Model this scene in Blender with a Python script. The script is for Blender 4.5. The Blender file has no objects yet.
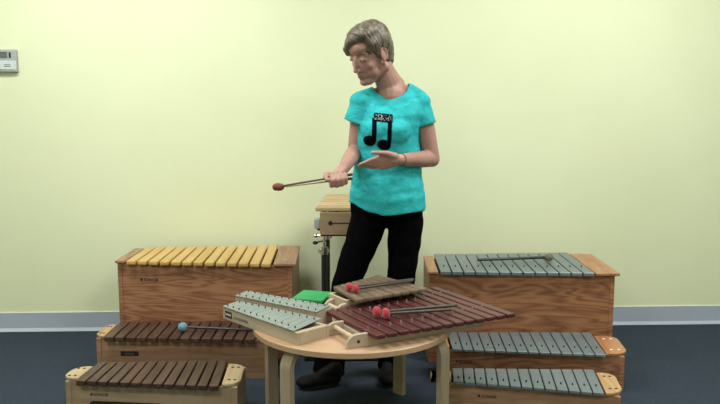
import bpy, bmesh, math, random
from mathutils import Vector, Matrix, noise
from mathutils.bvhtree import BVHTree
PI = math.pi
R = math.radians
SC = bpy.context.scene
COL = SC.collection
V = Vector

# ------------------------------------------------------------------ materials
def new_mat(name):
    m = bpy.data.materials.new(name); m.use_nodes = True
    nt = m.node_tree
    return m, nt, nt.nodes['Principled BSDF']

def ramp(nt, stops):
    r = nt.nodes.new('ShaderNodeValToRGB')
    e = r.color_ramp.elements
    while len(e) < len(stops): e.new(.5)
    for k, (p, c) in enumerate(stops):
        e[k].position = p; e[k].color = (*c, 1)
    return r

def coords(nt, scale=(1, 1, 1), rot=(0, 0, 0)):
    tc = nt.nodes.new('ShaderNodeTexCoord'); mp = nt.nodes.new('ShaderNodeMapping')
    mp.inputs['Scale'].default_value = scale
    mp.inputs['Rotation'].default_value = rot
    nt.links.new(tc.outputs['Object'], mp.inputs['Vector'])
    return mp.outputs['Vector']

def tex_noise(nt, vec, scale, detail=4, rough=.55, dist=0):
    n = nt.nodes.new('ShaderNodeTexNoise')
    n.inputs['Scale'].default_value = scale; n.inputs['Detail'].default_value = detail
    n.inputs['Roughness'].default_value = rough; n.inputs['Distortion'].default_value = dist
    nt.links.new(vec, n.inputs['Vector'])
    return n.outputs['Fac']

def bump(nt, b, fac, strength=.2, dist=.01):
    bn = nt.nodes.new('ShaderNodeBump')
    bn.inputs['Strength'].default_value = strength; bn.inputs['Distance'].default_value = dist
    nt.links.new(fac, bn.inputs['Height']); nt.links.new(bn.outputs['Normal'], b.inputs['Normal'])

def mottled(name, c1, c2, scale=8, rough=.6, metal=0, bscale=None, bstr=.1, stretch=(1, 1, 1), lo=.35, hi=.65, spec=.5, sheen=0, bdist=.004):
    m, nt, b = new_mat(name)
    v = coords(nt, stretch)
    f = tex_noise(nt, v, scale)
    r = ramp(nt, [(lo, c1), (hi, c2)])
    nt.links.new(f, r.inputs['Fac']); nt.links.new(r.outputs['Color'], b.inputs['Base Color'])
    b.inputs['Roughness'].default_value = rough; b.inputs['Metallic'].default_value = metal
    b.inputs['Specular IOR Level'].default_value = spec
    if sheen: b.inputs['Sheen Weight'].default_value = sheen
    if bscale:
        bump(nt, b, tex_noise(nt, v, bscale, 2), bstr, bdist)
    return m

def wood(name, light, dark, rings=9, rough=.45, along='x', fine=60, contrast=1.0, seed=0.0, stretch=9):
    """plywood / solid timber: cathedral figure from stretched, distorted bands plus fine pores"""
    m, nt, b = new_mat(name)
    s = {'x': (1, stretch * .7, stretch), 'y': (stretch, 1, stretch), 'z': (stretch, stretch, 1)}[along]
    tc = nt.nodes.new('ShaderNodeTexCoord'); mp = nt.nodes.new('ShaderNodeMapping')
    mp.inputs['Scale'].default_value = s; mp.inputs['Location'].default_value = (seed, seed * .7, seed * 1.3)
    nt.links.new(tc.outputs['Object'], mp.inputs['Vector'])
    v = mp.outputs['Vector']
    low = tex_noise(nt, v, 1.1, 3, .5, .35)
    mul = nt.nodes.new('ShaderNodeMath'); mul.operation = 'MULTIPLY'; mul.inputs[1].default_value = rings
    nt.links.new(low, mul.inputs[0])
    fr = nt.nodes.new('ShaderNodeMath'); fr.operation = 'PINGPONG'; fr.inputs[1].default_value = .5
    nt.links.new(mul.outputs[0], fr.inputs[0])
    fi = tex_noise(nt, v, fine / 6, 4, .7)
    mix = nt.nodes.new('ShaderNodeMath'); mix.operation = 'MULTIPLY_ADD'; mix.inputs[1].default_value = 1.2
    sub = nt.nodes.new('ShaderNodeMath'); sub.operation = 'MULTIPLY'; sub.inputs[1].default_value = .45
    nt.links.new(fi, sub.inputs[0]); nt.links.new(fr.outputs[0], mix.inputs[0]); nt.links.new(sub.outputs[0], mix.inputs[2])
    d = tuple(l + (k - l) * contrast for l, k in zip(light, dark))
    r = ramp(nt, [(.15, d), (.75, light)])
    nt.links.new(mix.outputs[0], r.inputs['Fac']); nt.links.new(r.outputs['Color'], b.inputs['Base Color'])
    b.inputs['Roughness'].default_value = rough
    bump(nt, b, fi, .05, .002)
    return m

def plain(name, c, rough=.5, metal=0, spec=.5):
    m, nt, b = new_mat(name)
    v = coords(nt)
    f = tex_noise(nt, v, 40, 2)
    r = ramp(nt, [(.3, tuple(x * .92 for x in c)), (.7, tuple(min(1, x * 1.06) for x in c))])
    nt.links.new(f, r.inputs['Fac']); nt.links.new(r.outputs['Color'], b.inputs['Base Color'])
    b.inputs['Roughness'].default_value = rough; b.inputs['Metallic'].default_value = metal
    b.inputs['Specular IOR Level'].default_value = spec
    return m

M = {}
M['wall'] = mottled('wall_paint', (.675, .72, .50), (.71, .755, .535), 1.3, .75, bscale=220, bstr=.12, spec=.3)
M['white_wall'] = mottled('ceiling_paint', (.78, .78, .74), (.82, .82, .78), 2, .9)
M['carpet'] = mottled('carpet', (.029, .039, .056), (.037, .050, .070), 60, .95, bscale=200, bstr=.2, spec=.1, lo=.3, hi=.7, bdist=.006)
M['cove'] = mottled('vinyl_cove_base', (.36, .41, .50), (.40, .45, .54), 3, .35)
M['oakply'] = wood('oak_plywood', (.36, .175, .095), (.18, .070, .034), 15, .42, 'x', seed=1.7)
M['oakply2'] = wood('reddish_oak_plywood', (.36, .165, .080), (.165, .060, .028), 14, .42, 'x', seed=5.3, stretch=7)
M['pineply'] = wood('pine_plywood', (.36, .215, .13), (.26, .135, .075), 6, .45, 'x', seed=3.1)
M['birch'] = wood('pale_birch_plywood', (.37, .27, .175), (.30, .205, .125), 4, .45, 'x', seed=8.2)
M['edge'] = wood('plywood_edge', (.40, .27, .15), (.27, .16, .085), 12, .6, 'x', seed=2.2, stretch=20)
M['plate'] = wood('varnished_beech', (.47, .30, .15), (.36, .20, .09), 6, .35, 'y', seed=4.4)
M['plate_pale'] = wood('varnished_pale_birch', (.46, .36, .22), (.38, .27, .15), 6, .35, 'y', seed=4.9)
M['plate_red'] = wood('varnished_red_oak', (.40, .185, .085), (.29, .12, .055), 7, .3, 'y', seed=6.4)
M['plate_dark'] = wood('varnished_brown_oak', (.34, .18, .105), (.23, .11, .06), 7, .35, 'y', seed=6.9)
M['yellowbar'] = wood('yellow_satin_bar', (.56, .36, .125), (.48, .29, .09), 3, .35, 'y', seed=9.1)
M['rosewood'] = wood('rosewood_bar', (.075, .038, .026), (.038, .018, .013), 7, .4, 'y', seed=2.9)
M['maroon'] = wood('maroon_bar', (.085, .020, .021), (.055, .012, .014), 4, .38, 'y', seed=3.9)
M['brownbar'] = wood('weathered_brown_bar', (.175, .125, .085), (.12, .08, .052), 5, .5, 'y', seed=7.7)
M['pinebar'] = wood('pine_bar', (.50, .36, .20), (.40, .27, .14), 4, .45, 'x', seed=7.1)
M['tablewood'] = wood('birch_table_top', (.50, .33, .21), (.43, .27, .16), 5, .35, 'x', seed=1.1, stretch=5)
M['tableedge'] = wood('birch_laminate', (.40, .32, .225), (.33, .26, .175), 5, .4, 'z', seed=1.9)
M['glockbox'] = wood('cream_birch', (.44, .36, .26), (.37, .295, .205), 4, .45, 'x', seed=5.9)
M['steel'] = mottled('blue_grey_bar', (.150, .185, .200), (.175, .212, .228), 5, .38, .25, stretch=(1, 6, 1))
M['steel2'] = mottled('pale_grey_bar', (.215, .255, .245), (.25, .29, .28), 6, .4, .2)
M['chrome'] = plain('chrome', (.75, .75, .75), .2, 1)
M['black'] = plain('black_plastic', (.012, .012, .013), .45)
M['felt'] = plain('black_felt', (.01, .01, .01), .9)
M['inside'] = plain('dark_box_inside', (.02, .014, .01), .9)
M['white'] = plain('white_plastic', (.75, .75, .72), .4)
M['dowel'] = wood('dowel', (.52, .42, .30), (.45, .35, .24), 4, .45, 'x')
M['shaft'] = plain('dark_rattan_shaft', (.05, .038, .028), .45)
M['shaft_black'] = plain('black_shaft', (.018, .018, .02), .3)
M['red'] = mottled('red_yarn', (.30, .010, .022), (.46, .02, .04), 120, .9, bscale=260, bstr=.6, sheen=.3)
M['blue'] = mottled('blue_yarn', (.10, .21, .33), (.16, .30, .43), 120, .9, bscale=260, bstr=.6, sheen=.3)
M['grey'] = mottled('grey_yarn', (.11, .105, .095), (.17, .16, .145), 120, .9, bscale=260, bstr=.6)
M['brown'] = mottled('rust_yarn', (.16, .038, .024), (.24, .06, .035), 120, .85, bscale=260, bstr=.6)
M['green'] = mottled('green_board', (.012, .25, .075), (.018, .30, .095), 8, .5)
M['skin'] = mottled('skin', (.34, .185, .15), (.40, .22, .18), 14, .5, bscale=140, bstr=.08)
M['lip'] = plain('lips', (.24, .095, .085), .5)
M['eyewhite'] = plain('eye_white', (.34, .31, .29), .4)
M['iris'] = plain('eye_dark', (.03, .02, .018), .25)
M['brow'] = plain('eyebrow', (.13, .08, .06), .9)
M['trouser'] = mottled('black_cloth', (.0015, .0015, .002), (.003, .003, .004), 40, .95, spec=.03)
M['shoe'] = mottled('black_leather', (.004, .004, .005), (.008, .008, .009), 20, .7, spec=.15)
M['ink'] = plain('black_print', (.003, .003, .006), .9, 0, .05)
M['glitter'] = plain('pale_print', (.36, .42, .44), .6)
M['stat_grey'] = plain('thermostat_grey', (.34, .37, .38), .5)
M['stat_light'] = plain('thermostat_cover', (.55, .62, .64), .4)
M['lcd'] = plain('lcd', (.10, .13, .12), .3)
M['diffuser'], _nt, _b = new_mat('lamp_diffuser')
_b.inputs['Base Color'].default_value = (.9, .9, .9, 1); _b.inputs['Emission Color'].default_value = (1, .99, .95, 1); _b.inputs['Emission Strength'].default_value = 3

# hair: streaked
m, nt, b = new_mat('short_grey_brown_hair')
v = coords(nt, (1, 1, 1))
f1 = tex_noise(nt, coords(nt, (55, 14, 30)), 1.6, 4, .6, .25)
r_ = ramp(nt, [(.3, (.045, .034, .025)), (.5, (.115, .092, .068)), (.72, (.215, .18, .14))])
nt.links.new(f1, r_.inputs['Fac']); nt.links.new(r_.outputs['Color'], b.inputs['Base Color'])
b.inputs['Roughness'].default_value = .5; bump(nt, b, f1, .35, .004)
M['hair'] = m

# shirt: tie-dye like turquoise
m, nt, b = new_mat('turquoise_dyed_cotton')
v = coords(nt, (1, 1, 1.6))
f1 = tex_noise(nt, v, 26, 5, .65, .6)
r_ = ramp(nt, [(.28, (.014, .27, .31)), (.42, (.022, .38, .42)), (.6, (.035, .45, .485)), (.75, (.09, .55, .57))])
nt.links.new(f1, r_.inputs['Fac']); nt.links.new(r_.outputs['Color'], b.inputs['Base Color'])
b.inputs['Roughness'].default_value = .85; b.inputs['Specular IOR Level'].default_value = .2
bump(nt, b, tex_noise(nt, v, 22, 3), .3, .012)
M['shirt'] = m

# ------------------------------------------------------------------ mesh helpers
class MB:
    def __init__(self): self.bm = bmesh.new()
    def _add(self, src, mat=0, mtx=None):
        if mtx is not None: src.transform(mtx)
        for f in src.faces: f.material_index = mat
        me = bpy.data.meshes.new('tmp'); src.to_mesh(me); src.free()
        self.bm.from_mesh(me); bpy.data.meshes.remove(me)
        return self
    def box(self, x0, x1, y0, y1, z0, z1, bev=0, mat=0, mtx=None, seg=1):
        b = bmesh.new()
        bmesh.ops.create_cube(b, size=1)
        for v in b.verts:
            v.co = V((x0 + (v.co.x + .5) * (x1 - x0), y0 + (v.co.y + .5) * (y1 - y0), z0 + (v.co.z + .5) * (z1 - z0)))
        if bev: bmesh.ops.bevel(b, geom=b.edges[:], offset=bev, segments=seg, affect='EDGES', profile=.5)
        return self._add(b, mat, mtx)
    def prism(self, pts, z0, z1, bev=0, mat=0, mtx=None, seg=1):
        """polygon pts (x, y) extruded in z"""
        b = bmesh.new()
        lo = [b.verts.new((p[0], p[1], z0)) for p in pts]; hi = [b.verts.new((p[0], p[1], z1)) for p in pts]
        n = len(pts)
        b.faces.new(lo[::-1]); b.faces.new(hi)
        for i in range(n): b.faces.new((lo[i], lo[(i + 1) % n], hi[(i + 1) % n], hi[i]))
        bmesh.ops.recalc_face_normals(b, faces=b.faces[:])
        if bev:
            ed = [e for e in b.edges if abs(e.verts[0].co.z - e.verts[1].co.z) < 1e-6] if n > 6 else b.edges[:]
            bmesh.ops.bevel(b, geom=ed, offset=bev, segments=seg, affect='EDGES', profile=.5)
        return self._add(b, mat, mtx)
    def lathe(self, p0, p1, prof, seg=16, mat=0):
        """prof: list of (t along p0->p1 in metres, radius)"""
        p0, p1 = V(p0), V(p1); d = (p1 - p0).normalized()
        q = d.to_track_quat('Z', 'Y').to_matrix()
        b = bmesh.new(); rings = []
        for t, r in prof:
            if r < 1e-6: rings.append([b.verts.new(p0 + q @ V((0, 0, t)))])
            else: rings.append([b.verts.new(p0 + q @ V((r * math.cos(2 * PI * k / seg), r * math.sin(2 * PI * k / seg), t))) for k in range(seg)])
        for a, c in zip(rings, rings[1:]):
            for k in range(seg):
                k2 = (k + 1) % seg
                if len(a) == 1 and len(c) == 1: continue
                if len(a) == 1: b.faces.new((a[0], c[k2], c[k]))
                elif len(c) == 1: b.faces.new((a[k], a[k2], c[0]))
                else: b.faces.new((a[k], a[k2], c[k2], c[k]))
        if len(rings[0]) > 1: b.faces.new(rings[0][::-1])
        if len(rings[-1]) > 1: b.faces.new(rings[-1])
        bmesh.ops.recalc_face_normals(b, faces=b.faces[:])
        return self._add(b, mat)
    def cyl(self, p0, p1, r0, r1=None, seg=16, mat=0):
        L = (V(p1) - V(p0)).length
        return self.lathe(p0, p1, [(0, r0), (L, r0 if r1 is None else r1)], seg, mat)
    def capsule(self, p0, p1, r0, r1=None, seg=16, mat=0, n=4):
        r1 = r0 if r1 is None else r1; L = (V(p1) - V(p0)).length
        pr = [(-r0 * math.cos(a), r0 * math.sin(a)) for a in [PI / 2 * k / n for k in range(n + 1)]]
        pr += [(L + r1 * math.sin(a), r1 * math.cos(a)) for a in [PI / 2 * k / n for k in range(n + 1)]]
        return self.lathe(p0, p1, pr, seg, mat)
    def ell(self, c, r, mtx=None, seg=20, mat=0):
        b = bmesh.new()
        bmesh.ops.create_uvsphere(b, u_segments=seg, v_segments=seg // 2 + 2, radius=1)
        for v in b.verts: v.co = V((v.co.x * r[0], v.co.y * r[1], v.co.z * r[2]))
        if mtx is not None: b.transform(mtx)
        b.transform(Matrix.Translation(V(c)))
        return self._add(b, mat)
    def loft(self, rings, seg=32, mat=0, power=2.3):
        """rings: (cx, cy, z, half width, half depth, yaw)"""
        b = bmesh.new(); rr = []
        for cx, cy, z, hw, hd, yaw in rings:
            row = []
            for k in range(seg):
                a = 2 * PI * k / seg; c, s = math.cos(a), math.sin(a)
                x = hw * math.copysign(abs(c) ** (2 / power), c); y = hd * math.copysign(abs(s) ** (2 / power), s)
                row.append(b.verts.new((cx + x * math.cos(yaw) - y * math.sin(yaw), cy + x * math.sin(yaw) + y * math.cos(yaw), z)))
            rr.append(row)
        for a, c in zip(rr, rr[1:]):
            for k in range(seg): b.faces.new((a[k], a[(k + 1) % seg], c[(k + 1) % seg], c[k]))
        b.faces.new(rr[0][::-1]); b.faces.new(rr[-1])
        bmesh.ops.recalc_face_normals(b, faces=b.faces[:])
        return self._add(b, mat)
    def strip(self, path, width_dir, w, th):
        """a bent lamination: path points swept as a rectangle w x th; width_dir is constant"""
        b = bmesh.new(); wd = V(width_dir).normalized(); rows = []
        P = [V(p) for p in path]
        for i, p in enumerate(P):
            t = (P[min(i + 1, len(P) - 1)] - P[max(i - 1, 0)]).normalized()
            nrm = t.cross(wd).normalized()
            rows.append([b.verts.new(p + wd * a * w / 2 + nrm * c * th / 2) for a, c in ((-1, -1), (1, -1), (1, 1), (-1, 1))])
        for a, c in zip(rows, rows[1:]):
            for k in range(4): b.faces.new((a[k], a[(k + 1) % 4], c[(k + 1) % 4], c[k]))
        b.faces.new(rows[0][::-1]); b.faces.new(rows[-1])
        bmesh.ops.recalc_face_normals(b, faces=b.faces[:])
        return self._add(b)
    def build(self, name, mats, parent=None, smooth=False):
        me = bpy.data.meshes.new(name); self.bm.to_mesh(me); self.bm.free()
        if not isinstance(mats, (list, tuple)): mats = [mats]
        for m in mats: me.materials.append(m)
        if smooth:
            me.polygons.foreach_set('use_smooth', [True] * len(me.polygons))
        o = bpy.data.objects.new(name, me); COL.objects.link(o)
        if parent: o.parent = parent
        return o

def thing(name, label, cat, loc=(0, 0, 0), rz=0, group=None):
    o = bpy.data.objects.new(name, None); COL.objects.link(o)
    o.location = loc; o.rotation_euler = (0, 0, rz); o.empty_display_size = .05
    o['label'] = label; o['category'] = cat
    if group: o['group'] = group
    return o

def struct(name, mb, mat):
    o = mb.build(name, mat); o['kind'] = 'structure'; return o

def text_mesh(body, size, name, mat, parent, loc, rot, xscale=1.0):
    cu = bpy.data.curves.new('t', 'FONT'); cu.body = body; cu.size = size; cu.extrude = .0004; cu.space_character = 1.0
    t = bpy.data.objects.new('t', cu); COL.objects.link(t)
    dg = bpy.context.evaluated_depsgraph_get()
    me = bpy.data.meshes.new_from_object(t.evaluated_get(dg))
    bpy.data.objects.remove(t)
    me.name = name; me.materials.clear(); me.materials.append(mat)
    me.transform(Matrix.Diagonal((xscale, 1, 1, 1)))
    o = bpy.data.objects.new(name, me); COL.objects.link(o); o.parent = parent
    o.location = loc; o.rotation_euler = rot
    return o

def remesh(mb, name, mats, parent, voxel, smooth_it=4, fac=.5):
    """join the overlapping closed shapes of mb into one continuous skin"""
    o = mb.build(name, mats)
    md = o.modifiers.new('r', 'REMESH'); md.mode = 'VOXEL'; md.voxel_size = voxel; md.adaptivity = 0
    ms = o.modifiers.new('s', 'SMOOTH'); ms.iterations = smooth_it; ms.factor = fac
    dg = bpy.context.evaluated_depsgraph_get()
    me = bpy.data.meshes.new_from_object(o.evaluated_get(dg))
    bpy.data.objects.remove(o)
    me.name = name; me.materials.clear()
    for m in (mats if isinstance(mats, (list, tuple)) else [mats]): me.materials.append(m)
    me.polygons.foreach_set('use_smooth', [True] * len(me.polygons))
    me.polygons.foreach_set('material_index', [0] * len(me.polygons))
    o = bpy.data.objects.new(name, me); COL.objects.link(o); o.parent = parent
    return o

# ------------------------------------------------------------------ the room
WX0, WX1 = -3.1, 3.3
def wy(x): return 4.292 + .0379 * x          # face of the back wall (slightly angled)
ang = math.atan(.0379)
Zc = 2.75
struct('floor', MB().prism([(WX0, -1.6), (WX1, -1.6), (WX1, wy(WX1) + .1), (WX0, wy(WX0) + .1)], -.1, 0), M['carpet'])
struct('ceiling', MB().prism([(WX0, -1.6), (WX1, -1.6), (WX1, wy(WX1) + .1), (WX0, wy(WX0) + .1)], Zc, Zc + .1), M['white_wall'])
struct('wall_back', MB().prism([(WX0, wy(WX0)), (WX1, wy(WX1)), (WX1, wy(WX1) + .1), (WX0, wy(WX0) + .1)], 0, Zc), M['wall'])
struct('wall_left', MB().box(WX0 - .1, WX0, -1.6, wy(WX0) + .1, 0, Zc), M['wall'])
struct('wall_right', MB().box(WX1, WX1 + .1, -1.6, wy(WX1) + .1, 0, Zc), M['wall'])
struct('wall_front', MB().box(WX0, WX1, -1.7, -1.6, 0, Zc), M['wall'])
# cove base: profile with a flared toe
def cove(name, p0, p1, mat):
    p0, p1 = V(p0), V(p1); d = (p1 - p0).normalized(); n = V((d.y, -d.x, 0))
    prof = [(0, .1), (.003, .1), (.004, .097), (.004, .016), (.018, .003), (.020, 0.0005), (0, 0.0005)]
    b = bmesh.new(); rows = []
    for p in (p0, p1): rows.append([b.verts.new(p + n * a + V((0, 0, h))) for a, h in prof])
    k = len(prof)
    for i in range(k): b.faces.new((rows[0][i], rows[0][(i + 1) % k], rows[1][(i + 1) % k], rows[1][i]))
    b.faces.new(rows[0]); b.faces.new(rows[1][::-1])
    bmesh.ops.recalc_face_normals(b, faces=b.faces[:])
    mb = MB(); mb._add(b); return struct(name, mb, mat)
cove('baseboard_back', (WX0, wy(WX0), 0), (WX1, wy(WX1), 0), M['cove'])

def top_strip(x0, x1): 
    return MB().prism([(x0, wy(x0) - .005), (x1, wy(x1) - .005), (x1, wy(x1)), (x0, wy(x0))], .1, .1035)
struct('trim_1', top_strip(WX0, WX1), M['white'])  # thin white strip, gives a pale line along the baseboard top

# ceiling lamps (recessed troffers hung just under the ceiling, out of frame)
for (lx, ly, pw) in ((-1.3, 3.0, 1), (1.3, 3.0, 1), (-1.3, .4, .8), (1.3, .4, .8)):
    t = thing('ceiling_light', 'recessed fluorescent ceiling light panel', 'lamp', (lx, ly, Zc - .06), 0, 'fluorescent panels on the ceiling')
    fr = MB(); fr.box(-.62, .62, -.32, -.29, 0, .06); fr.box(-.62, .62, .29, .32, 0, .06); fr.box(-.62, -.59, -.29, .29, 0, .06); fr.box(.59, .62, -.29, .29, 0, .06)
    fr.build('frame', M['white'], t)
    MB().box(-.59, .59, -.29, .29, .012, .02).build('diffuser', M['diffuser'], t)
    ld = bpy.data.lights.new('lamp', 'AREA'); ld.shape = 'RECTANGLE'; ld.size = 1.15; ld.size_y = .55
    ld.energy = 48 * pw; ld.color = (1, 1, .955)
    lo = bpy.data.objects.new('lamp', ld); COL.objects.link(lo); lo.location = (lx, ly, Zc - .07)

# thermostat
tx = -1.852
t = thing('thermostat', 'grey wall thermostat with a small screen on the yellow wall', 'thermostat', (tx, wy(tx), 1.392), ang)
mb = MB(); mb.box(-.075, .075, -.026, 0, 0, .116, .006, seg=2); mb.build('housing', M['stat_grey'], t)
MB().box(-.072, .070, -.029, -.024, .012, .058, .002).build('cover', M['stat_light'], t)
MB().box(-.05, .028, -.0285, -.025, .073, .103).build('screen', M['lcd'], t)
MB().box(.038, .047, -.029, -.025, .073, .101, .001).build('button', M['black'], t)
for zz in (.035, .026): MB().box(.010, .045, -.0296, -.0288, zz, zz + .004).build('lettering', M['lcd'], t)

# ------------------------------------------------------------------ box instruments
def lerp(a, b, t): return (a[0] + (b[0] - a[0]) * t, a[1] + (b[1] - a[1]) * t)
def rounded_plate(x0, x1, y0, y1, side, r, n=6):
    """plate polygon; outer corners (on side -1/+1) rounded by r"""
    pts = []
    if side > 0:
        pts = [(x0, y0)]
        for k in range(n + 1):
            a = -PI / 2 + PI / 2 * k / n; pts.append((x1 - r + r * math.cos(a), y0 + r + r * math.sin(a)))
        for k in range(n + 1):
            a = PI / 2 * k / n; pts.append((x1 - r + r * math.cos(a), y1 - r + r * math.sin(a)))
        pts.append((x0, y1))
    else:
        pts = [(x1, y1)]
        for k in range(n + 1):
            a = PI / 2 + PI / 2 * k / n; pts.append((x0 + r + r * math.cos(a), y1 - r + r * math.sin(a)))
        for k in range(n + 1):
            a = PI + PI / 2 * k / n; pts.append((x0 + r + r * math.cos(a), y0 + r + r * math.sin(a)))
        pts.append((x1, y0))
    return pts

def box_instrument(name, label, cat, group, FL, FR, BL, BR, zt, n, barmat, boxmat, platemat, left, right,
                   metal, rnd, screwmat, th=.022, gap=.13, overhang=.03, mark=None, screws=2, slot=False, edgemat=None, bb=.003, zdrop=.004, boxl=None):
    """left / right: how far the end plates reach past the bars"""
    cx = (FL[0] + FR[0]) / 2; cy = (FL[1] + BR[1]) / 2
    t = thing(name, label, cat, (cx, cy, 0), 0, group)
    L = lambda p: (p[0] - cx, p[1] - cy)
    FL, FR, BL, BR = map(L, (FL, FR, BL, BR))
    zp = zt - zdrop                         # top of the end plates
    zb = zp - .014                         # top rim of the box
    xl, xr = FL[0] - (boxl or left * .78), FR[0] + right * .80
    # front/back lines of the box (taper with the bars)
    sf = (FR[1] - FL[1]) / (FR[0] - FL[0]); sb = (BR[1] - BL[1]) / (BR[0] - BL[0])
    if rnd: overhang = min(.040, .18 * (BL[1] - FL[1]))
    yf = lambda x: FL[1] + (x - FL[0]) * sf + overhang
    yb = lambda x: BL[1] + (x - BL[0]) * sb - overhang
    pt = .012
    bt = MB(); bt.prism([(xl, yf(xl)), (xr, yf(xr)), (xr, yf(xr) + pt), (xl, yf(xl) + pt)], 0.0, zb, .0012)
    fp = bt.build('front_panel', boxmat, t)
    MB().prism([(xl, yb(xl) - pt), (xr, yb(xr) - pt), (xr, yb(xr)), (xl, yb(xl))], 0.0, zb, .0012).build('back_panel', boxmat, t)
    for s, x in ((-1, xl), (1, xr)):
        x0, x1 = (x, x + .018) if s < 0 else (x - .018, x)
        x0 -= .004 if s < 0 else 0; x1 += .004 if s > 0 else 0
        MB().prism([(x0, yf(x0) - .004), (x1, yf(x1) - .004), (x1, yb(x1) + .004), (x0, yb(x0) + .004)], 0, zb + .0005, .0015).build('side_panel', edgemat or boxmat, t)
    MB().prism([(xl + .02, yf(xl) + .013), (xr - .02, yf(xr) + .013), (xr - .02, yb(xr) - .013), (xl + .02, yb(xl) - .013)], .005, .015).build('bottom_panel', M['inside'], t)
    # rails with felt carrying the bars
    for q in (.38, .68):
        a0, a1 = lerp(FL, BL, q), lerp(FR, BR, q)
        MB().prism([(xl + .02, a0[1] - .008), (xr - .02, a1[1] - .008), (xr - .02, a1[1] + .008), (xl + .02, a0[1] + .008)], zb - .05, zt - th - .0005).build('rail', M['felt'], t)
    # end plates
    for s in (-1, 1):
        if s < 0: x0, x1 = FL[0] - left, FL[0] - .006
        else: x0, x1 = FR[0] + .006, FR[0] + right
        xm = (x0 + x1) / 2
        y0 = yf(xm) - (.018 if not rnd else .004); y1 = yb(xm) + (.01 if not rnd else .004)
        if rnd: pts = rounded_plate(x0, x1, y0, y1, s, min(abs(x1 - x0) * .8, .06))
        else: pts = [(x0, y0), (x1, y0), (x1, y1), (x0, y1)]
        ln = (BL[0] - FL[0]) / (BL[1] - FL[1]) if s < 0 else (BR[0] - FR[0]) / (BR[1] - FR[1])
        yc_ = FL[1] if s < 0 else FR[1]
        pts = [(p[0] + ln * (p[1] - yc_), p[1]) for p in pts]
        pl = MB().prism(pts, zb + .001, zp, .003, seg=2).build('end_plate', platemat, t)
        dx = abs(x1 - x0)
        spots = []
        for yy in (.2, .8) if screws else ():
            for k in range(screws):
                spots.append((x0 + dx * ((k + 1) / (screws + 1)), y0 + (y1 - y0) * yy))
        for (px_, py_) in spots:
            px_ += ln * (py_ - yc_)
            MB().lathe((px_, py_, zp - .002), (px_, py_, zp + .01), [(0, .0065), (.0030, .0065), (.004, .004)], 12).build('screw', screwmat, pl)
    # bars
    for i in range(n):
        t0, t1 = (i + gap / 2) / n, (i + 1 - gap / 2) / n
        a, b_, c, d = lerp(FL, FR, t0), lerp(FL, FR, t1), lerp(BL, BR, t1), lerp(BL, BR, t0)
        mb = MB()
        mb.prism([a, b_, c, d], zt - th, zt, .0015 if metal else bb, seg=1 if metal else 2)
        bar = mb.build('bar', barmat, t)
        for q in ((.27,) if metal else ()):
            p = lerp(lerp(a, b_, .5), lerp(d, c, .5), q)
            MB().cyl((p[0], p[1], zt - .001), (p[0], p[1], zt + .007), .0032, .0028, 8).build('pin', M['black'], bar)
    if mark:
        mx, mz, sz, kind = mark
        mx -= cx; y = yf(mx) - .0015
        if kind == 'text':
            text_mesh('SONOR', sz, 'brand_lettering', M['black'], t, (mx + sz * .9, yf(mx + sz * .9) - .0012, mz), (PI / 2, 0, math.atan(sf)))
            b2 = MB(); b2.lathe((mx + sz * .35, y + .001, mz + sz * .35), (mx + sz * .35, y - .01, mz + sz * .35), [(0, sz * .30), (.0025, sz * .30)], 12); b2.build('emblem', M['black'], t)
        else:
            MB().box(mx, mx + .082, y - .003, y + .001, mz, mz + .022, .001).build('name_plate', M['inside'], t)
            for xx in (mx + .008, mx + .074): MB().cyl((xx, y - .002, mz + .011), (xx, y - .006, mz + .011), .0045, seg=10).build('screw', M['black'], t)
            text_mesh('SONOR', .013, 'brand_lettering', M['grey'], t, (mx + .018, y - .0035, mz + .006), (PI / 2, 0, 0))
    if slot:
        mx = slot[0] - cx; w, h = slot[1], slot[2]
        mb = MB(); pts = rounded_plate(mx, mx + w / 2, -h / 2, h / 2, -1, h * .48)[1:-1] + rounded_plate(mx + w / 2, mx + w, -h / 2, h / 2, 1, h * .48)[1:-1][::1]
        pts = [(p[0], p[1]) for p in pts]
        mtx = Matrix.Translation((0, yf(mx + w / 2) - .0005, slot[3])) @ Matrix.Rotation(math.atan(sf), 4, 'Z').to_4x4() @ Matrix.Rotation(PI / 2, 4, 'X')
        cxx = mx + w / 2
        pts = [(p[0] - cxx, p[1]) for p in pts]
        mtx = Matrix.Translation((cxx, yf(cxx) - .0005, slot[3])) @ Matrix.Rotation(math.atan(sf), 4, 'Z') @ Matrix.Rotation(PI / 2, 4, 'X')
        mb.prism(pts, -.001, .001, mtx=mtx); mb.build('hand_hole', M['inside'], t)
    return t

box_instrument('box_xylophone', 'large box xylophone with yellow bars at the back left by the wall', 'xylophone', None,
    (-1.138, 3.797), (-.421, 3.735), (-1.125, 4.145), (-.435, 4.205), .482, 13, M['yellowbar'], M['oakply'], M['plate_dark'], .055, .115,
    False, False, M['chrome'], mark=(-1.075, .375, .021, 'text'), screws=1, gap=.15, bb=.006)
box_instrument('box_xylophone', 'middle box xylophone of the left stack, dark bars, blue mallet on it', 'xylophone', None,
    (-1.156, 3.479), (-.468, 3.449), (-1.149, 3.725), (-.466, 3.745), .20, 14, M['rosewood'], M['pineply'], M['plate'], .052, .075,
    False, True, M['black'], mark=(-1.09, .10, .02, 'plate'), gap=.17)
box_instrument('box_xylophone', 'front left box xylophone with dark brown bars and pale end plates', 'xylophone', None,
    (-1.11, 2.988), (-.539, 2.93), (-1.089, 3.202), (-.553, 3.227), .18, 13, M['rosewood'], M['birch'], M['plate_pale'], .074, .076,
    False, True, M['black'], mark=(-1.065, .105, .017, 'text'), gap=.17, boxl=.05, slot=(-1.07, .30, .036, .066))
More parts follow.
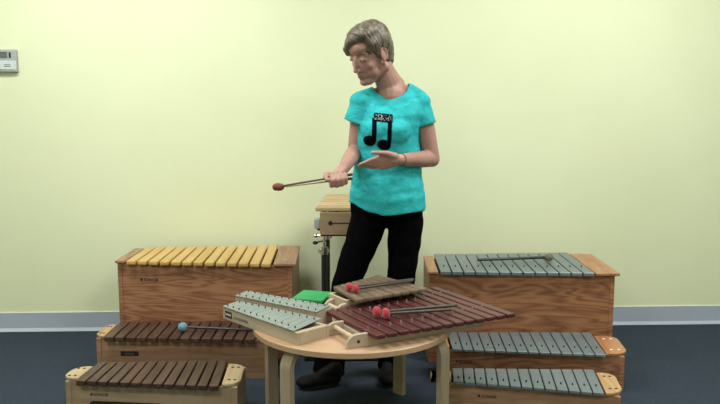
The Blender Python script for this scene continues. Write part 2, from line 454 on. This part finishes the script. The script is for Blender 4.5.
box_instrument('box_metallophone', 'large box metallophone with grey bars at the back right by the wall', 'metallophone', None,
    (.376, 3.679), (1.097, 3.648), (.383, 4.084), (1.09, 4.126), .455, 13, M['steel'], M['oakply2'], M['plate_red'], .055, .12,
    True, False, M['chrome'], gap=.11, screws=2, th=.016)
box_instrument('box_metallophone', 'middle box metallophone of the right stack with white screws in its red end plate', 'metallophone', None,
    (.404, 3.39), (1.058, 3.308), (.408, 3.634), (1.083, 3.63), .175, 14, M['steel'], M['oakply'], M['plate_red'], .055, .105,
    True, True, M['white'], mark=(.425, .10, .017, 'text'), gap=.11, th=.012)
box_instrument('box_metallophone', 'front right box metallophone with black screws in its pale end plates', 'metallophone', None,
    (.363, 2.996), (.918, 2.868), (.376, 3.143), (.951, 3.126), .175, 13, M['steel'], M['pineply'], M['plate'], .085, .075,
    True, True, M['black'], boxl=.045, mark=(.460, .108, .017, 'text'), gap=.11, th=.012)

# ------------------------------------------------------------------ round table
TX, TY, TZ, TR = -.030, 3.020, .41, .385
t = thing('round_table', 'low round birch table with bentwood legs in the middle', 'table', (TX, TY, 0))
mb = MB(); mb.lathe((0, 0, TZ - .024), (0, 0, TZ), [(0, TR - .004), (.003, TR), (.021, TR), (.024, TR - .003)], 72)
mb.build('table_top', M['tablewood'], t)
rr = .368
for ox, oy, face in ((.208, .300, 47), (-.342, .145, 137), (-.238, -.290, 227), (.350, -.145, 317)):
    off = V((ox, oy, 0)); a = R(face)
    u = V((math.cos(a), math.sin(a), 0)); w = V((-math.sin(a), math.cos(a), 0))
    path = [off + u * -.19 + V((0, 0, TZ - .036)), off + u * -.07 + V((0, 0, TZ - .036))]
    for j in range(1, 9):
        b = PI / 2 * j / 8
        path.append(off + u * (-.07 + .058 * math.sin(b)) + V((0, 0, TZ - .036 - .058 * (1 - math.cos(b)))))
    path.append(off + u * -.012 + V((0, 0, .0)))
    MB().strip(path, w, .052, .021).build('leg', M['tableedge'], t)

# ------------------------------------------------------------------ table instruments
def table_instrument(name, label, cat, loc, rz, length, y0, yb0, yb1, y1, ztop, zbase, n, barmat, boxmat, th, pinmat, box, bracket=None, pins=(.2, .8), gap=.1, ub=(0, 0), pinr=.0028, pinh=.006):
    """local x = along the row of bars, y = along a bar; front edge y0 -> y1, back edge yb0 -> yb1"""
    t = thing(name, label, cat, (loc[0], loc[1], zbase), rz)
    H = ztop - zbase
    bx0, bx1, f0, f1, g0, g1 = box      # box extents: x0 x1, front y at x0/x1, back y at x0/x1
    def fy(x): return f0 + (f1 - f0) * (x - bx0) / (bx1 - bx0)
    def gy(x): return g0 + (g1 - g0) * (x - bx0) / (bx1 - bx0)
    bh = H - th - .002
    mb = MB(); p = .011
    mb.prism([(bx0, fy(bx0)), (bx1, fy(bx1)), (bx1, fy(bx1) + p), (bx0, fy(bx0) + p)], 0, bh, .001)
    mb.build('front_panel', boxmat, t)
    MB().prism([(bx0, gy(bx0) - p), (bx1, gy(bx1) - p), (bx1, gy(bx1)), (bx0, gy(bx0))], 0, bh, .001).build('back_panel', boxmat, t)
    for x0, p in ((bx0, p), (bx1 - .024, .024)):
        MB().prism([(x0, fy(x0) + .0115), (x0 + p, fy(x0 + p) + .0115), (x0 + p, gy(x0 + p) - .0115), (x0, gy(x0) - .0115)], 0, bh - .0005, .001).build('end_panel', boxmat, t)
    MB().prism([(bx0 + .012, fy(bx0) + .0125), (bx1 - .012, fy(bx1) + .0125), (bx1 - .012, gy(bx1) - .0125), (bx0 + .012, gy(bx0) - .0125)], .002, .007).build('bottom_panel', boxmat, t)
    for i in range(n):
        t0, t1 = (i + gap / 2) / n, (i + 1 - gap / 2) / n
        a = (length * t0, y0 + (y1 - y0) * t0); b_ = (length * t1, y0 + (y1 - y0) * t1)
        L2 = ub[1] - ub[0]
        d = (ub[0] + L2 * t0, yb0 + (yb1 - yb0) * t0); c = (ub[0] + L2 * t1, yb0 + (yb1 - yb0) * t1)
        bar = MB().prism([a, b_, c, d], H - th, H, .0012 if th < .012 else .0045, seg=1 if th < .012 else 2).build('bar', barmat, t)
        for q in pins:
            pp = lerp(lerp(a, b_, .5), lerp(d, c, .5), q)
            MB().cyl((pp[0], pp[1], H - .001), (pp[0], pp[1], H + pinh), pinr, pinr * .85, 8).build('pin', pinmat, bar)
    if bracket:
        u0, va, vb, hh = bracket        # plates reach from u0 to 0 at y = va and vb
        for vv in (va, vb):
            pts = [(0, 0), (0, hh)] ; r = min(hh, -u0) * .8
            prof = [(.012, 0), (.012, hh)]
            for j in range(8): 
                a = PI / 2 + PI / 2 * j / 7; prof.append((u0 + r + r * math.cos(a), hh - r + r * math.sin(a)))
            prof.append((u0, 0))
            mtx = Matrix.Translation((0, vv, 0)) @ Matrix.Rotation(PI / 2, 4, 'X')
            br = MB().prism(prof, -.007, .007, .0015, mtx=mtx).build('handle_bracket', boxmat, t)
            MB().cyl((u0 * .45, vv - .008, hh * .45), (u0 * .45, vv - .0005, hh * .45), .006, seg=12).build('bolt', M['black'], br)
        MB().cyl((u0 * .55, va, hh * .62), (u0 * .55, vb, hh * .62), .0085, seg=14).build('handle_dowel', M['dowel'], t)
    return t

gl = table_instrument('table_glockenspiel', 'front one of the two grey glockenspiels overhanging the left of the table', 'glockenspiel',
    (-.54, 3.05), math.atan2(-.336, .314), .450, 0, .093, .175, 0.0, .462, .4103, 12, M['steel2'], M['glockbox'], .004, M['black'],
    (.0, .466, .002, .004, .088, .150), pins=(.16, .84), gap=.05, ub=(-.020, .398))
MB().box(.018, .062, .0005, .0025, .012, .036).build('name_plate', M['inside'], gl)
text_mesh('SONOR', .013, 'brand_lettering', M['white'], gl, (.0215, .0004, .0195), (PI / 2, 0, 0), .8)
text_mesh('GLOCKENSPIEL', .014, 'model_lettering', M['grey'], gl, (.075, .0015, .016), (PI / 2, 0, 0))
table_instrument('table_glockenspiel', 'rear one of the two grey glockenspiels, narrower, beside the green case', 'glockenspiel',
    (-.509, 3.163), math.atan2(-.249, .356), .425, 0, .088, .100, 0, .475, .4103, 12, M['steel2'], M['glockbox'], .004, M['black'],
    (.0, .420, .003, .003, .085, .100), pins=(.16, .84), gap=.05, ub=(-.013, .413))
table_instrument('table_xylophone', 'table xylophone with maroon bars and a dowel handle, red mallets on it', 'xylophone',
    (.054, 2.656), math.atan2(.272, .520), .608, 0, .365, .492, 0, .465, .4103, 13, M['maroon'], M['glockbox'], .017, M['chrome'],
    (-.012, .50, .058, .066, .30, .40), bracket=(-.080, .066, .235, .048), pins=(.24, .78), gap=.19, ub=(-.020, .570), pinr=.0035, pinh=.010)
table_instrument('table_xylophone', 'small xylophone with grey brown bars behind the maroon one', 'xylophone',
    (-.008, 2.981), math.atan2(.186, .292), .346, .012, .240, .315, .012, .503, .4103, 8, M['brownbar'], M['glockbox'], .016, M['chrome'],
    (-.005, .300, .078, .125, .215, .255), bracket=(-.052, .085, .175, .062), pins=(.24, .78), gap=.10, ub=(.030, .308), pinr=.003)

# green case lying behind the glockenspiels
t = thing('storage_case', 'flat green case lying on the table behind the grey glockenspiels', 'case', (-.277, 3.190, .4103), math.atan2(-.27, .96))
MB().box(0, .127, 0, .14, 0, .034, .002).build('base', M['felt'], t)
MB().box(-.003, .130, -.003, .143, .035, .046, .003, seg=2).build('lid', M['green'], t)

# ------------------------------------------------------------------ mallets
def mallet(label, tail, head, rs, hr, shaftmat, headmat, squash=1.0, group=None, grip=None):
    tail, head = V(tail), V(head)
    t = thing('mallet', label, 'mallet', tuple(head), 0, group)
    a = tail - head; d = a.normalized()
    MB().capsule((0, 0, 0), a, rs, seg=10).build('shaft', shaftmat, t, True)
    L = hr * squash
    pr = [(-L * math.cos(PI * k / 10) * 1.0, hr * math.sin(PI * k / 10) ** .8) for k in range(11)]
    MB().lathe((0, 0, 0), -d, [(x, r) for x, r in pr], 20).build('head', headmat, t, True)
    if grip: MB().capsule(a, a - d * grip, rs * 1.5, seg=10).build('grip', M['black'], t, True)
    return t
mallet('blue headed mallet lying on the dark middle left xylophone', (-.46, 3.56, .2065), (-.815, 3.560, .222), .006, .021, M['shaft_black'], M['blue'])
mallet('black mallet with grey head lying on the back right metallophone', (.585, 3.875, .469), (.940, 3.905, .476), .0075, .018, M['shaft_black'], M['grey'], 1.3)
mallet('left red mallet of the pair on the maroon table xylophone', (.370, 2.990, .4800), (.062, 2.872, .4875), .0058, .0215, M['shaft'], M['red'], .62)
mallet('right red mallet of the pair on the maroon table xylophone', (.338, 2.930, .4800), (.095, 2.850, .4875), .0058, .0215, M['shaft'], M['red'], .62)
mallet('left red mallet of the pair on the small brown xylophone', (.222, 3.265, .5165), (-.044, 3.112, .5215), .0055, .0175, M['shaft'], M['red'], .7)
mallet('right red mallet of the pair on the small brown xylophone', (.216, 3.240, .5165), (-.018, 3.086, .5215), .0055, .0175, M['shaft'], M['red'], .7)

# ------------------------------------------------------------------ standing xylophone behind the person
t = thing('standing_xylophone', 'pale wooden xylophone on a black stand behind the woman', 'xylophone', (-.05, 3.68, 0))
MB().box(-.137, .137, 0, .016, .629, .735, .002).build('end_panel', M['birch'], t)
MB().box(-.12, .12, .49, .505, .64, .73, .002).build('end_panel', M['birch'], t)
MB().box(-.137, -.125, .017, .488, .635, .73, .002).build('side_panel', M['birch'], t)
MB().box(.125, .137, .017, .488, .635, .73, .002).build('side_panel', M['birch'], t)
MB().box(-.12, .12, .018, .487, .634, .642).build('bottom_panel', M['birch'], t)
n = 7
for i in range(n):
    w = .158 - .03 * i / n
    y0 = .0 + .505 * i / n
    b = MB().box(-w, w, y0 + .011, y0 + .505 / n - .011, .739, .757, .004, seg=2).build('bar', M['pinebar'], t)
for x in (-.06, .06): MB().box(x - .005, x + .005, .018, .488, .70, .7385).build('rail', M['felt'], t)
# keyhole opening of the end panel
kh = MB(); kh.cyl((-.088, .001, .685), (-.088, -.0015, .685), .0105, seg=16); kh.cyl((.088, .001, .685), (.088, -.0015, .685), .0105, seg=16)
kh.box(-.088, .088, -.0013, .001, .6825, .6875); kh.build('keyhole_slot', M['inside'], t)
MB().box(-.165, -.138, .02, .075, .655, .70, .003).build('corner_clamp', M['stat_grey'], t)
# stand
for yy in (.06, .44):
    MB().cyl((-.121, yy, .03), (-.121, yy, .56), .0135, seg=16).build('stand_pole', M['black'], t, False)
    MB().cyl((-.121, yy, .52), (-.121, yy, .632), .009, seg=14).build('inner_tube', M['chrome'], t)
    c = MB(); c.cyl((-.121, yy, .525), (-.121, yy, .56), .019, seg=16); c.box(-.15, -.095, yy - .008, yy + .008, .535, .55, .002); c.build('collar', M['chrome'], t)
    c = MB(); c.cyl((-.155, yy - .01, .585), (-.11, yy, .592), .004, seg=8); c.ell((-.162, yy - .012, .583), (.013, .006, .009)); c.build('wing_screw', M['black'], t)
    c = MB(); c.cyl((-.158, yy, .615), (-.121, yy, .62), .006, seg=8); c.ell((-.16, yy, .615), (.01, .008, .01)); c.build('clamp', M['chrome'], t)
    MB().box(-.22, .18, yy - .014, yy + .014, .0, .028, .005).build('foot_bar', M['black'], t)
    MB().box(-.135, .135, yy - .012, yy + .012, .6145, .6285, .002).build('cross_rail', M['black'], t)

# ------------------------------------------------------------------ the woman
P = thing('person', 'woman in turquoise shirt and black trousers holding mallets, looking down', 'person', (0, 0, 0))
YC = 3.50
yaw = R(-12)
def torso(ins, z0=.765):
    """rings of the torso; ins = inset in metres"""
    rows = [(.119, .765, .172, .124), (.119, .82, .170, .125), (.119, .88, .162, .118), (.119, .94, .152, .108), (.124, 1.0, .143, .102), (.125, 1.05, .140, .104),
            (.121, 1.10, .140, .112), (.122, 1.145, .144, .114), (.125, 1.19, .150, .103), (.130, 1.225, .156, .088), (.134, 1.255, .148, .074),
            (.137, 1.28, .120, .064), (.140, 1.30, .090, .056), (.140, 1.318, .066, .050)]
    return [(x, YC + .005 + max(0, z - 1.2) * .12, z - (ins if k > 9 else 0), hw - ins, hd - ins, yaw) for k, (x, z, hw, hd) in enumerate(rows) if z >= z0 - 1e-6]
def traps(mb, ins):
    mb.capsule((.085, YC + .03, 1.300), (.018, YC + .012, 1.262), .030 - ins, .040 - ins)
    mb.capsule((.190, YC + .02, 1.310), (.262, YC - .0, 1.258), .030 - ins, .042 - ins)

shR, elR, wrR = V((.004, 3.49, 1.247)), V((-.022, 3.50, 1.035)), V((-.068, 3.30, .978))
shL, elL, wrL = V((.260, 3.49, 1.245)), V((.315, 3.505, 1.000)), V((.168, 3.335, 1.012))

# head frame
HC = V((.050, 3.455, 1.457)); HS = 1.08
HM = Matrix.Translation(HC) @ Matrix.Rotation(R(-50), 4, 'Z') @ Matrix.Rotation(R(4), 4, 'Y') @ Matrix.Rotation(R(24), 4, 'X') @ Matrix.Scale(HS, 4)
h = lambda x, y, z: HM @ V((x, y, z))
HR = HM.to_3x3().to_4x4()
class HB(MB):
    def e(self, c, r, rot=None, seg=20):
        m_ = HR if rot is None else HR @ rot
        return self.ell(h(*c), r, m_, seg)
    def c(self, a, b, r0, r1=None): return self.capsule(h(*a), h(*b), r0 * HS, (r0 if r1 is None else r1) * HS)

mb = HB()
mb.loft([(x, y, z, hw - (.022 if z < .92 else 0), hd - (.022 if z < .92 else 0), q) for x, y, z, hw, hd, q in torso(.015)], power=2.3); traps(mb, .013)
# arms
mb.capsule(shR, elR, .040, .033); mb.capsule(elR, elR.lerp(wrR, .3), .033, .035); mb.capsule(elR.lerp(wrR, .3), wrR, .035, .024)
mb.capsule(shL, shL.lerp(elL, .5), .039, .0415); mb.capsule(shL.lerp(elL, .5), elL, .0415, .036)
mb.capsule(elL, elL.lerp(wrL, .3), .035, .037); mb.capsule(elL.lerp(wrL, .3), wrL, .037, .0245)
# neck
mb.capsule((.140, YC + .015, 1.29), (.088, 3.475, 1.405), .056, .049)
mb.capsule((.140, YC + .0, 1.270), (.140, YC + .02, 1.31), .066, .060)
mb.capsule((.188, YC + .02, 1.292), (.130, YC + .015, 1.365), .026, .034)
# head
mb.e((0, .012, .030), (.069, .088, .084))
mb.e((0, -.030, -.020), (.060, .060, .078))
mb.e((0, -.058, .045), (.050, .034, .036))
mb.e((0, -.070, -.092), (.024, .022, .017))
for s in (-1, 1):
    mb.c((s * .055, .0, -.055), (s * .018, -.062, -.092), .020, .016)
    mb.e((s * .034, -.055, -.026), (.024, .022, .022))
    mb.c((s * .042, -.064, .020), (s * .012, -.0775, .019), .009, .009)
    mb.e((s * .030, -.046, -.056), (.028, .028, .030))
    mb.e((s * .0095, -.093, -.038), (.0075, .009, .007))
    # ear
    rot = Matrix.Rotation(R(s * 20), 4, 'Z') @ Matrix.Rotation(R(-10), 4, 'X')
    mb.e((s * .070, -.004, -.006), (.007, .015, .027), rot)
    for k in range(7):
        a0, a1 = R(-60 + 36 * k), R(-60 + 36 * (k + 1))
        mb.c((s * .075, -.002 + .016 * math.cos(a0), -.002 + .027 * math.sin(a0)), (s * .075, -.002 + .016 * math.cos(a1), -.002 + .027 * math.sin(a1)), .0042)
    mb.e((s * .071, -.010, -.035), (.005, .007, .009))
    mb.e((s * .030, -.073, .005), (.015, .012, .0110))          # eyeball mass with lids
mb.c((0, -.086, .010), (0, -.099, -.026), .0070, .0085)
mb.e((0, -.102, -.034), (.0095, .0095, .0085))
mb.e((0, -.073, -.062), (.026, .016, .018))                     # muzzle
mb.c((-.013, -.0850, -.0640), (.013, -.0850, -.0640), .0045); mb.c((-.011, -.0845, -.0715), (.011, -.0845, -.0715), .0048)

# right hand: fist round the mallet shafts
G = V((-.088, 3.225, .945))                               # centre of the grip
sd = V((-.97, -.18, -.12)).normalized()                  # along the shafts, towards the heads
af = V((0, -1, 0)); af = (af - sd * af.dot(sd)).normalized()   # towards the camera
up = sd.cross(af); up = up if up.z > 0 else -up
g = lambda s, a, u: G + sd * s + af * a + up * u
mb.capsule(wrR, g(-.004, -.040, .012), .024, .025)
mb.capsule(g(.022, -.045, .004), g(.024, -.014, -.018), .016, .014)
mb.capsule(g(0, -.045, .004), g(-.002, -.014, -.020), .018, .015)
mb.capsule(g(-.020, -.042, .004), g(-.026, -.014, -.016), .016, .013)
for k, (s, rr_, q) in enumerate(((.030, .0092, 1.0), (.0105, .0096, 1.08), (-.009, .0092, 1.02), (-.0275, .0080, .86))):
    pts = [g(s, -.012, -.026 * q), g(s, .018 * q, -.024 * q), g(s - .001, .027 * q, -.002), g(s - .002, .015, .017 * q), g(s - .002, -.002, .015)]
    rd = [rr_ * 1.12, rr_ * 1.05, rr_, rr_ * .92, rr_ * .85]
    for a in range(4): mb.capsule(pts[a], pts[a + 1], rd[a], rd[a + 1], 12)
tp = [g(.020, -.045, .012), g(.044, -.022, .020), g(.052, .000, .012), g(.048, .018, .002)]
for a, (r0, r1) in enumerate(((.015, .0125), (.0115, .0105), (.0105, .0085))): mb.capsule(tp[a], tp[a + 1], r0, r1, 12)

# left hand: open, fingers pointing to her right, thumb on top
W = wrL; fd = V((-.97, -.16, -.10)).normalized(); ud = V((.0, -.30, 1)); ud = (ud - fd * ud.dot(fd)).normalized(); nd = fd.cross(ud)
if nd.y < 0: nd = -nd                                          # nd points away from the camera
f_ = lambda a, u, n_=0: W + fd * a + ud * u + nd * n_
mb.capsule(W, f_(.03, .0), .0245, .021)
for u0, u1, a1 in ((.014, .026, .084), (.006, .009, .090), (-.006, -.008, .088), (-.014, -.025, .080)):
    mb.capsule(f_(.018, u0), f_(a1, u1), .0155, .0115)
fing = [  # base (a,u), lengths, drop per joint
    ((.086, .020), (.038, .026, .020), (-.006, -.010, -.008), .0088, (.000, .003, .008)),
    ((.090, .006), (.038, .026, .019), (-.007, -.008, -.006), .0088, (.004, .012, .022)),
    ((.086, -.008), (.033, .022, .016), (-.007, -.006, -.004), .0084, (.008, .022, .036)),
    ((.078, -.021), (.025, .017, .013), (-.006, -.004, -.003), .0074, (.010, .024, .038))]
for (b0, ls, dr, r0, cn) in fing:
    a, u = b0; prev = f_(a, u); rad = r0 * 1.12
    n_prev = 0
    for l, dd, cc, rk in zip(ls, dr, cn, (1.02, .93, .80)):
        a += l; u += dd; nx = f_(a, u, cc); mb.capsule(prev, nx, rad, r0 * rk, 12); prev = nx; rad = r0 * rk
tp = [f_(.022, .018, -.004), f_(.060, .040, -.012), f_(.092, .048, -.016), f_(.118, .050, -.012)]
for a, (r0, r1) in enumerate(((.0175, .0125), (.0115, .0100), (.0100, .0080))): mb.capsule(tp[a], tp[a + 1], r0, r1, 12)

# hips and legs (inside the trousers)
hipR, knR, anR = V((.032, YC, .77)), V((-.068, 3.50, .42)), V((-.132, 3.47, .10))
hipL, knL, anL = V((.204, YC, .77)), V((.182, 3.505, .42)), V((.140, 3.545, .10))
for a, k, c in ((hipR, knR, anR), (hipL, knL, anL)):
    mb.capsule(a, k, .066, .044); mb.capsule(k, c, .042, .032)
body = remesh(mb, 'body', M['skin'], P, .0036, 5)

# face details
for s in (-1, 1):
    mb = HB(); mb.e((s * .030, -.0770, .0020), (.0125, .0100, .0030)); mb.build('eye', M['eyewhite'], P, True)
    mb = HB(); mb.e((s * .030, -.0845, .0018), (.0048, .0032, .0028)); mb.build('iris', M['iris'], P, True)
    mb = HB(); mb.c((s * .018, -.0835, .004), (s * .030, -.0868, .0050), .0013); mb.c((s * .030, -.0868, .0050), (s * .043, -.0790, .002), .0013); mb.build('eyelashes', M['brow'], P, True)
    mb = HB(); mb.c((s * .014, -.0860, .0235), (s * .032, -.0810, .0285), .0016, .0022); mb.c((s * .032, -.0810, .0285), (s * .050, -.0670, .024), .0022, .0010); mb.build('eyebrow', M['brow'], P, True)
mb = HB(); mb.c((-.013, -.0855, -.0640), (0, -.0885, -.0625), .0028, .0036); mb.c((0, -.0885, -.0625), (.013, -.0855, -.0640), .0036, .0028)
mb.c((-.012, -.0850, -.0705), (0, -.0880, -.0715), .0032, .0040); mb.c((0, -.0880, -.0715), (.012, -.0850, -.0705), .0040, .0032); mb.build('lips', M['lip'], P, True)

# hair
mb = HB()
mb.e((0, .008, .048), (.075, .090, .078))
mb.e((0, .033, .010), (.070, .064, .085))
mb.e((0, .050, -.040), (.050, .036, .045))
mb.e((.004, -.018, .088), (.062, .070, .038))
for s in (-1, 1):
    mb.c((s * .066, -.028, .045), (s * .068, -.026, .006), .011, .006)
    mb.e((s * .060, .014, .044), (.022, .052, .040))
# fringe: overlapping locks swept from the left parting down across the forehead to her right
for k in range(9):
    q = k / 8
    a = (.040 - .030 * q, -.045 + .020 * q, .094 + .006 * q)
    b_ = (-.012 - .030 * q, -.084 + .022 * q, .074 - .004 * q)
    c_ = (-.046 - .016 * q, -.082 + .034 * q, .046 - .016 * q)
    d_ = (-.066 - .008 * q, -.070 + .040 * q, .018 - .020 * q)
    mb.c(a, b_, .020, .017); mb.c(b_, c_, .017, .013); mb.c(c_, d_, .013, .006)
for k in range(4):
    q = k / 3
    mb.c((.040, -.045 + .02 * q, .088), (.064, -.034 + .022 * q, .052), .018, .012)
hair = remesh(mb, 'hair', M['hair'], P, .0032, 8)
HI = HM.inverted()
me = hair.data
nrm = [v.normal.copy() for v in me.vertices]
for v, n_ in zip(me.vertices, nrm):
    l = HI @ v.co
    # strands run sideways over the crown and down the sides
    u_ = math.atan2(l.y + .01, l.z + .05); a = noise.noise(V((u_ * 22, l.x * 9, 1.5))); b = noise.noise(V((u_ * 7, l.x * 6, 7)))
    v.co += n_ * (a * .0028 + b * .005)

# shirt
mb = MB()
mb.loft(torso(0), power=2.3); traps(mb, 0)
mb.ell((.062, YC - .060, 1.125), (.056, .055, .060)); mb.ell((.165, YC - .080, 1.125), (.056, .055, .060))
slR = shR.lerp(elR, .43) + V((-.020, -.01, .0)); slL = shL.lerp(elL, .42) + V((-.002, -.004, .006))
def sleeve(a, b, r0, r1):
    L = (b - a).length
    mb.lathe(a, b, [(-r0 * .8, 0), (-r0 * .7, r0 * .5), (-r0 * .35, r0 * .86), (0, r0), (L * .6, (r0 + r1) / 2), (L, r1)], 24)
sleeve(shR + V((.006, 0, -.004)), slR, .048, .050); sleeve(shL + V((-.002, 0, -.004)), slL, .049, .053)
for c_ in (shR, shL): mb.ell(c_, (.050, .050, .049))
mb.capsule((.02, YC, 1.20), (.0, YC, 1.215), .05); mb.capsule((.235, YC, 1.19), (.262, YC, 1.215), .052)
shirt = remesh(mb, 'shirt', M['shirt'], P, .0055, 5)
me = shirt.data
def hem(x): return .045 * min(1, max(0, (.10 - x) / .14)) ** 1.5 + .012 * min(1, max(0, (x - .13) / .14))
nrm = [v.normal.copy() for v in me.vertices]
for v, n_ in zip(me.vertices, nrm):
    c = v.co
    w = noise.noise(V((c.x * 13, c.y * 13, c.z * 8))) * .006 + noise.noise(V((c.x * 9 + c.z * 16, 3, c.z * 20 - c.x * 12))) * .004
    low = max(0, (.98 - c.z)) * 4
    w += noise.noise(V((c.x * 26, c.y * 26, c.z * 5))) * .006 * min(1, low)
    lift = hem(v.co.x) * max(0, 1 - (v.co.z - .765) / .16)
    v.co += n_ * max(-.004, w)
    v.co.z += lift
bm = bmesh.new(); bm.from_mesh(me); kill = []
for f in bm.faces:
    c = f.calc_center_median(); kx, kz = c.x - .132, c.z - 1.352
    front = c.y < YC + .02
    if front and (kx / .086) ** 2 + (kz / .088) ** 2 < 1: kill.append(f); continue
    if not front and (kx / .080) ** 2 + ((c.y - YC - .02) / .060) ** 2 < 1 and c.z > 1.27: kill.append(f); continue
    if c.z < .771 + hem(c.x) and f.normal.z < -.5: kill.append(f); continue
    for a, b, r1 in ((shR, slR, .050), (shL, slL, .053)):
        d = (b - a).normalized()
        if f.normal.dot(d) > .72 and abs((c - b).dot(d)) < .009 and (c - b).length < r1 * 1.05: kill.append(f); break
bmesh.ops.delete(bm, geom=kill, context='FACES'); bm.to_mesh(me); bm.free()
sb_ = bmesh.new(); sb_.from_mesh(me); bvh = BVHTree.FromBMesh(sb_); sb_.free()
sm = shirt.modifiers.new('hem', 'SOLIDIFY'); sm.thickness = .0025; sm.offset = -1

# printed pair of beamed notes
K = .00421
def px(x, z): return 360 + x / K, 130 - (z - 1.132) / K
def in_note(u, v):
    if 374.2 <= u <= 392.6 and 112.6 + (u - 374) * .1 <= v <= 121 + (u - 374) * .08: return True
    if 372.2 - (v - 120) * .02 <= u <= 377 - (v - 120) * .03 and 118 < v < 141: return True
    if 387.8 - (v - 120) * .02 <= u <= 392 - (v - 120) * .03 and 118 < v < 145: return True
    for cu, cv, ru, rv in ((369.6, 141, 6.4, 5.4), (384.2, 145, 6.9, 5.4)):
        du, dv = u - cu, v - cv; a = R(-15)
        x, y = du * math.cos(a) - dv * math.sin(a), du * math.sin(a) + dv * math.cos(a)
        if (x / ru) ** 2 + (y / rv) ** 2 < 1: return True
    return False
def printed(name, test, mat, off, parent, st=.0016):
    b = bmesh.new(); cache = {}
    x0, z0 = .005, 1.04
    def vert(i, j):
        if (i, j) in cache: return cache[(i, j)]
        x, z = x0 + i * st, z0 + j * st
        hit = bvh.ray_cast(V((x, 3.0, z)), V((0, 1, 0)))
        cache[(i, j)] = b.verts.new(hit[0] + V((0, -off, 0))) if hit[0] else None
        return cache[(i, j)]
    for i in range(int(.16 / st)):
        for j in range(int(.17 / st)):
            u, v = px(x0 + (i + .5) * st, z0 + (j + .5) * st)
            if test(u, v):
                q = [vert(i, j), vert(i + 1, j), vert(i + 1, j + 1), vert(i, j + 1)]
                if all(q): b.faces.new(q)
    mb = MB(); mb._add(b); return mb.build(name, mat, parent)
pn = printed('music_note_print', in_note, M['ink'], .0020, shirt)
def scribble(u, v):
    return 375 < u < 392 and 113.6 + (u - 374) * .1 < v < 119.6 + (u - 374) * .08 and noise.noise(V((u * 1.3, v * 1.9, 2.4))) > .27
printed('pale_scribble_print', scribble, M['glitter'], .0028, shirt, .0012)

# trousers
mb = MB()
mb.loft([(.119, YC + .01, .735, .132, .095, yaw), (.119, YC + .008, .76, .160, .112, yaw), (.119, YC + .006, .80, .165, .118, yaw), (.119, YC + .006, .86, .152, .109, yaw)], power=2.3)
mb.capsule(hipR + V((.008, 0, -.045)), knR, .082, .062); mb.capsule(knR, anR + V((0, 0, -.0)), .060, .060); mb.cyl(anR + V((.002, 0, .03)), anR + V((-.010, 0, -.065)), .062, .074)
mb.capsule(hipL + V((0, 0, -.045)), knL, .080, .061); mb.capsule(knL, anL, .062, .052); mb.cyl(anL + V((.0, 0, .03)), anL + V((-.002, 0, -.065)), .054, .060)
tr = remesh(mb, 'trousers', M['trouser'], P, .0065, 5)
me = tr.data; nrm = [v.normal.copy() for v in me.vertices]
for v, n_ in zip(me.vertices, nrm):
    c = v.co; v.co += n_ * noise.noise(V((c.x * 14, c.y * 14, c.z * 18))) * .005

def shoe(heel, toe):
    heel, toe = V(heel), V(toe); d = (toe - heel).normalized(); L = (toe - heel).length; s_ = V((-d.y, d.x, 0))
    mb = MB(); p = lambda a, z, s=0: heel + d * a * L + s_ * s + V((0, 0, z))
    mb.capsule(p(.12, .035), p(.10, .075), .032, .036); mb.capsule(p(.12, .035), p(.55, .030), .032, .036)
    mb.capsule(p(.15, .075), p(.55, .040), .030, .026); mb.ell(p(.75, .030), (.062, .042, .027), Matrix.Rotation(math.atan2(d.y, d.x), 4, 'Z'))
    rot = Matrix.Rotation(math.atan2(d.y, d.x), 4, 'Z')
    up_ = remesh(mb, 'shoe', M['shoe'], P, .0045, 3)
    for v in up_.data.vertices: v.co.z = max(v.co.z, .012)
    pts = []
    for k in range(24):
        a = 2 * PI * k / 24; x = math.cos(a); y = math.sin(a)
        pts.append(((x * .5 + .47) * L * 1.0 + L * .02, y * (.036 + .008 * x)))
    MB().prism(pts, .001, .016, .002, mtx=Matrix.Translation(heel) @ rot).build('sole', M['black'], up_)
    return up_
shoe((-.095, 3.42, 0), (-.265, 3.36, 0)); shoe((.126, 3.58, 0), (.124, 3.36, 0))

# bracelet on the left wrist
mb = MB(); dw = (wrL - elL).normalized(); q = dw.to_track_quat('Z', 'Y').to_matrix(); cw = wrL - dw * .006
for k in range(20):
    a0, a1 = 2 * PI * k / 20, 2 * PI * (k + 1) / 20
    mb.capsule(cw + q @ V((.027 * math.cos(a0), .027 * math.sin(a0), 0)), cw + q @ V((.027 * math.cos(a1), .027 * math.sin(a1), 0)), .0012, seg=6, n=2)
mb.build('bracelet', M['shaft'], P, True)

# two mallets in the fist, heads together
for lab, o1, o2 in (('nearer of two rust headed mallets in the woman\'s fist', V((0, -.006, .009)), V((.0, -.015, .003))),
                    ('farther of two rust headed mallets in the woman\'s fist', V((0, .006, -.009)), V((.006, .017, -.002)))):
    mallet(lab, G - sd * .055 + o1, G + sd * .248 + o2, .0038, .0155, M['dowel'] if 'farther' in lab else M['shaft'], M['brown'], 1.25, grip=.07)

# ------------------------------------------------------------------ camera
cd = bpy.data.cameras.new('camera'); cd.sensor_width = 36; cd.lens = 40
co = bpy.data.objects.new('camera', cd); COL.objects.link(co)
co.location = (0, 0, 1.3); co.rotation_euler = (PI / 2 - math.atan(112 / 800), 0, 0)
SC.camera = co
w = bpy.data.worlds.new('world'); SC.world = w; w.use_nodes = True
w.node_tree.nodes['Background'].inputs[0].default_value = (.6, .63, .6, 1); w.node_tree.nodes['Background'].inputs[1].default_value = .2
SC.view_settings.view_transform = 'Standard'; SC.view_settings.look = 'None'; SC.view_settings.gamma = 1
SC.view_settings.use_curve_mapping = False; SC.view_settings.exposure = 0
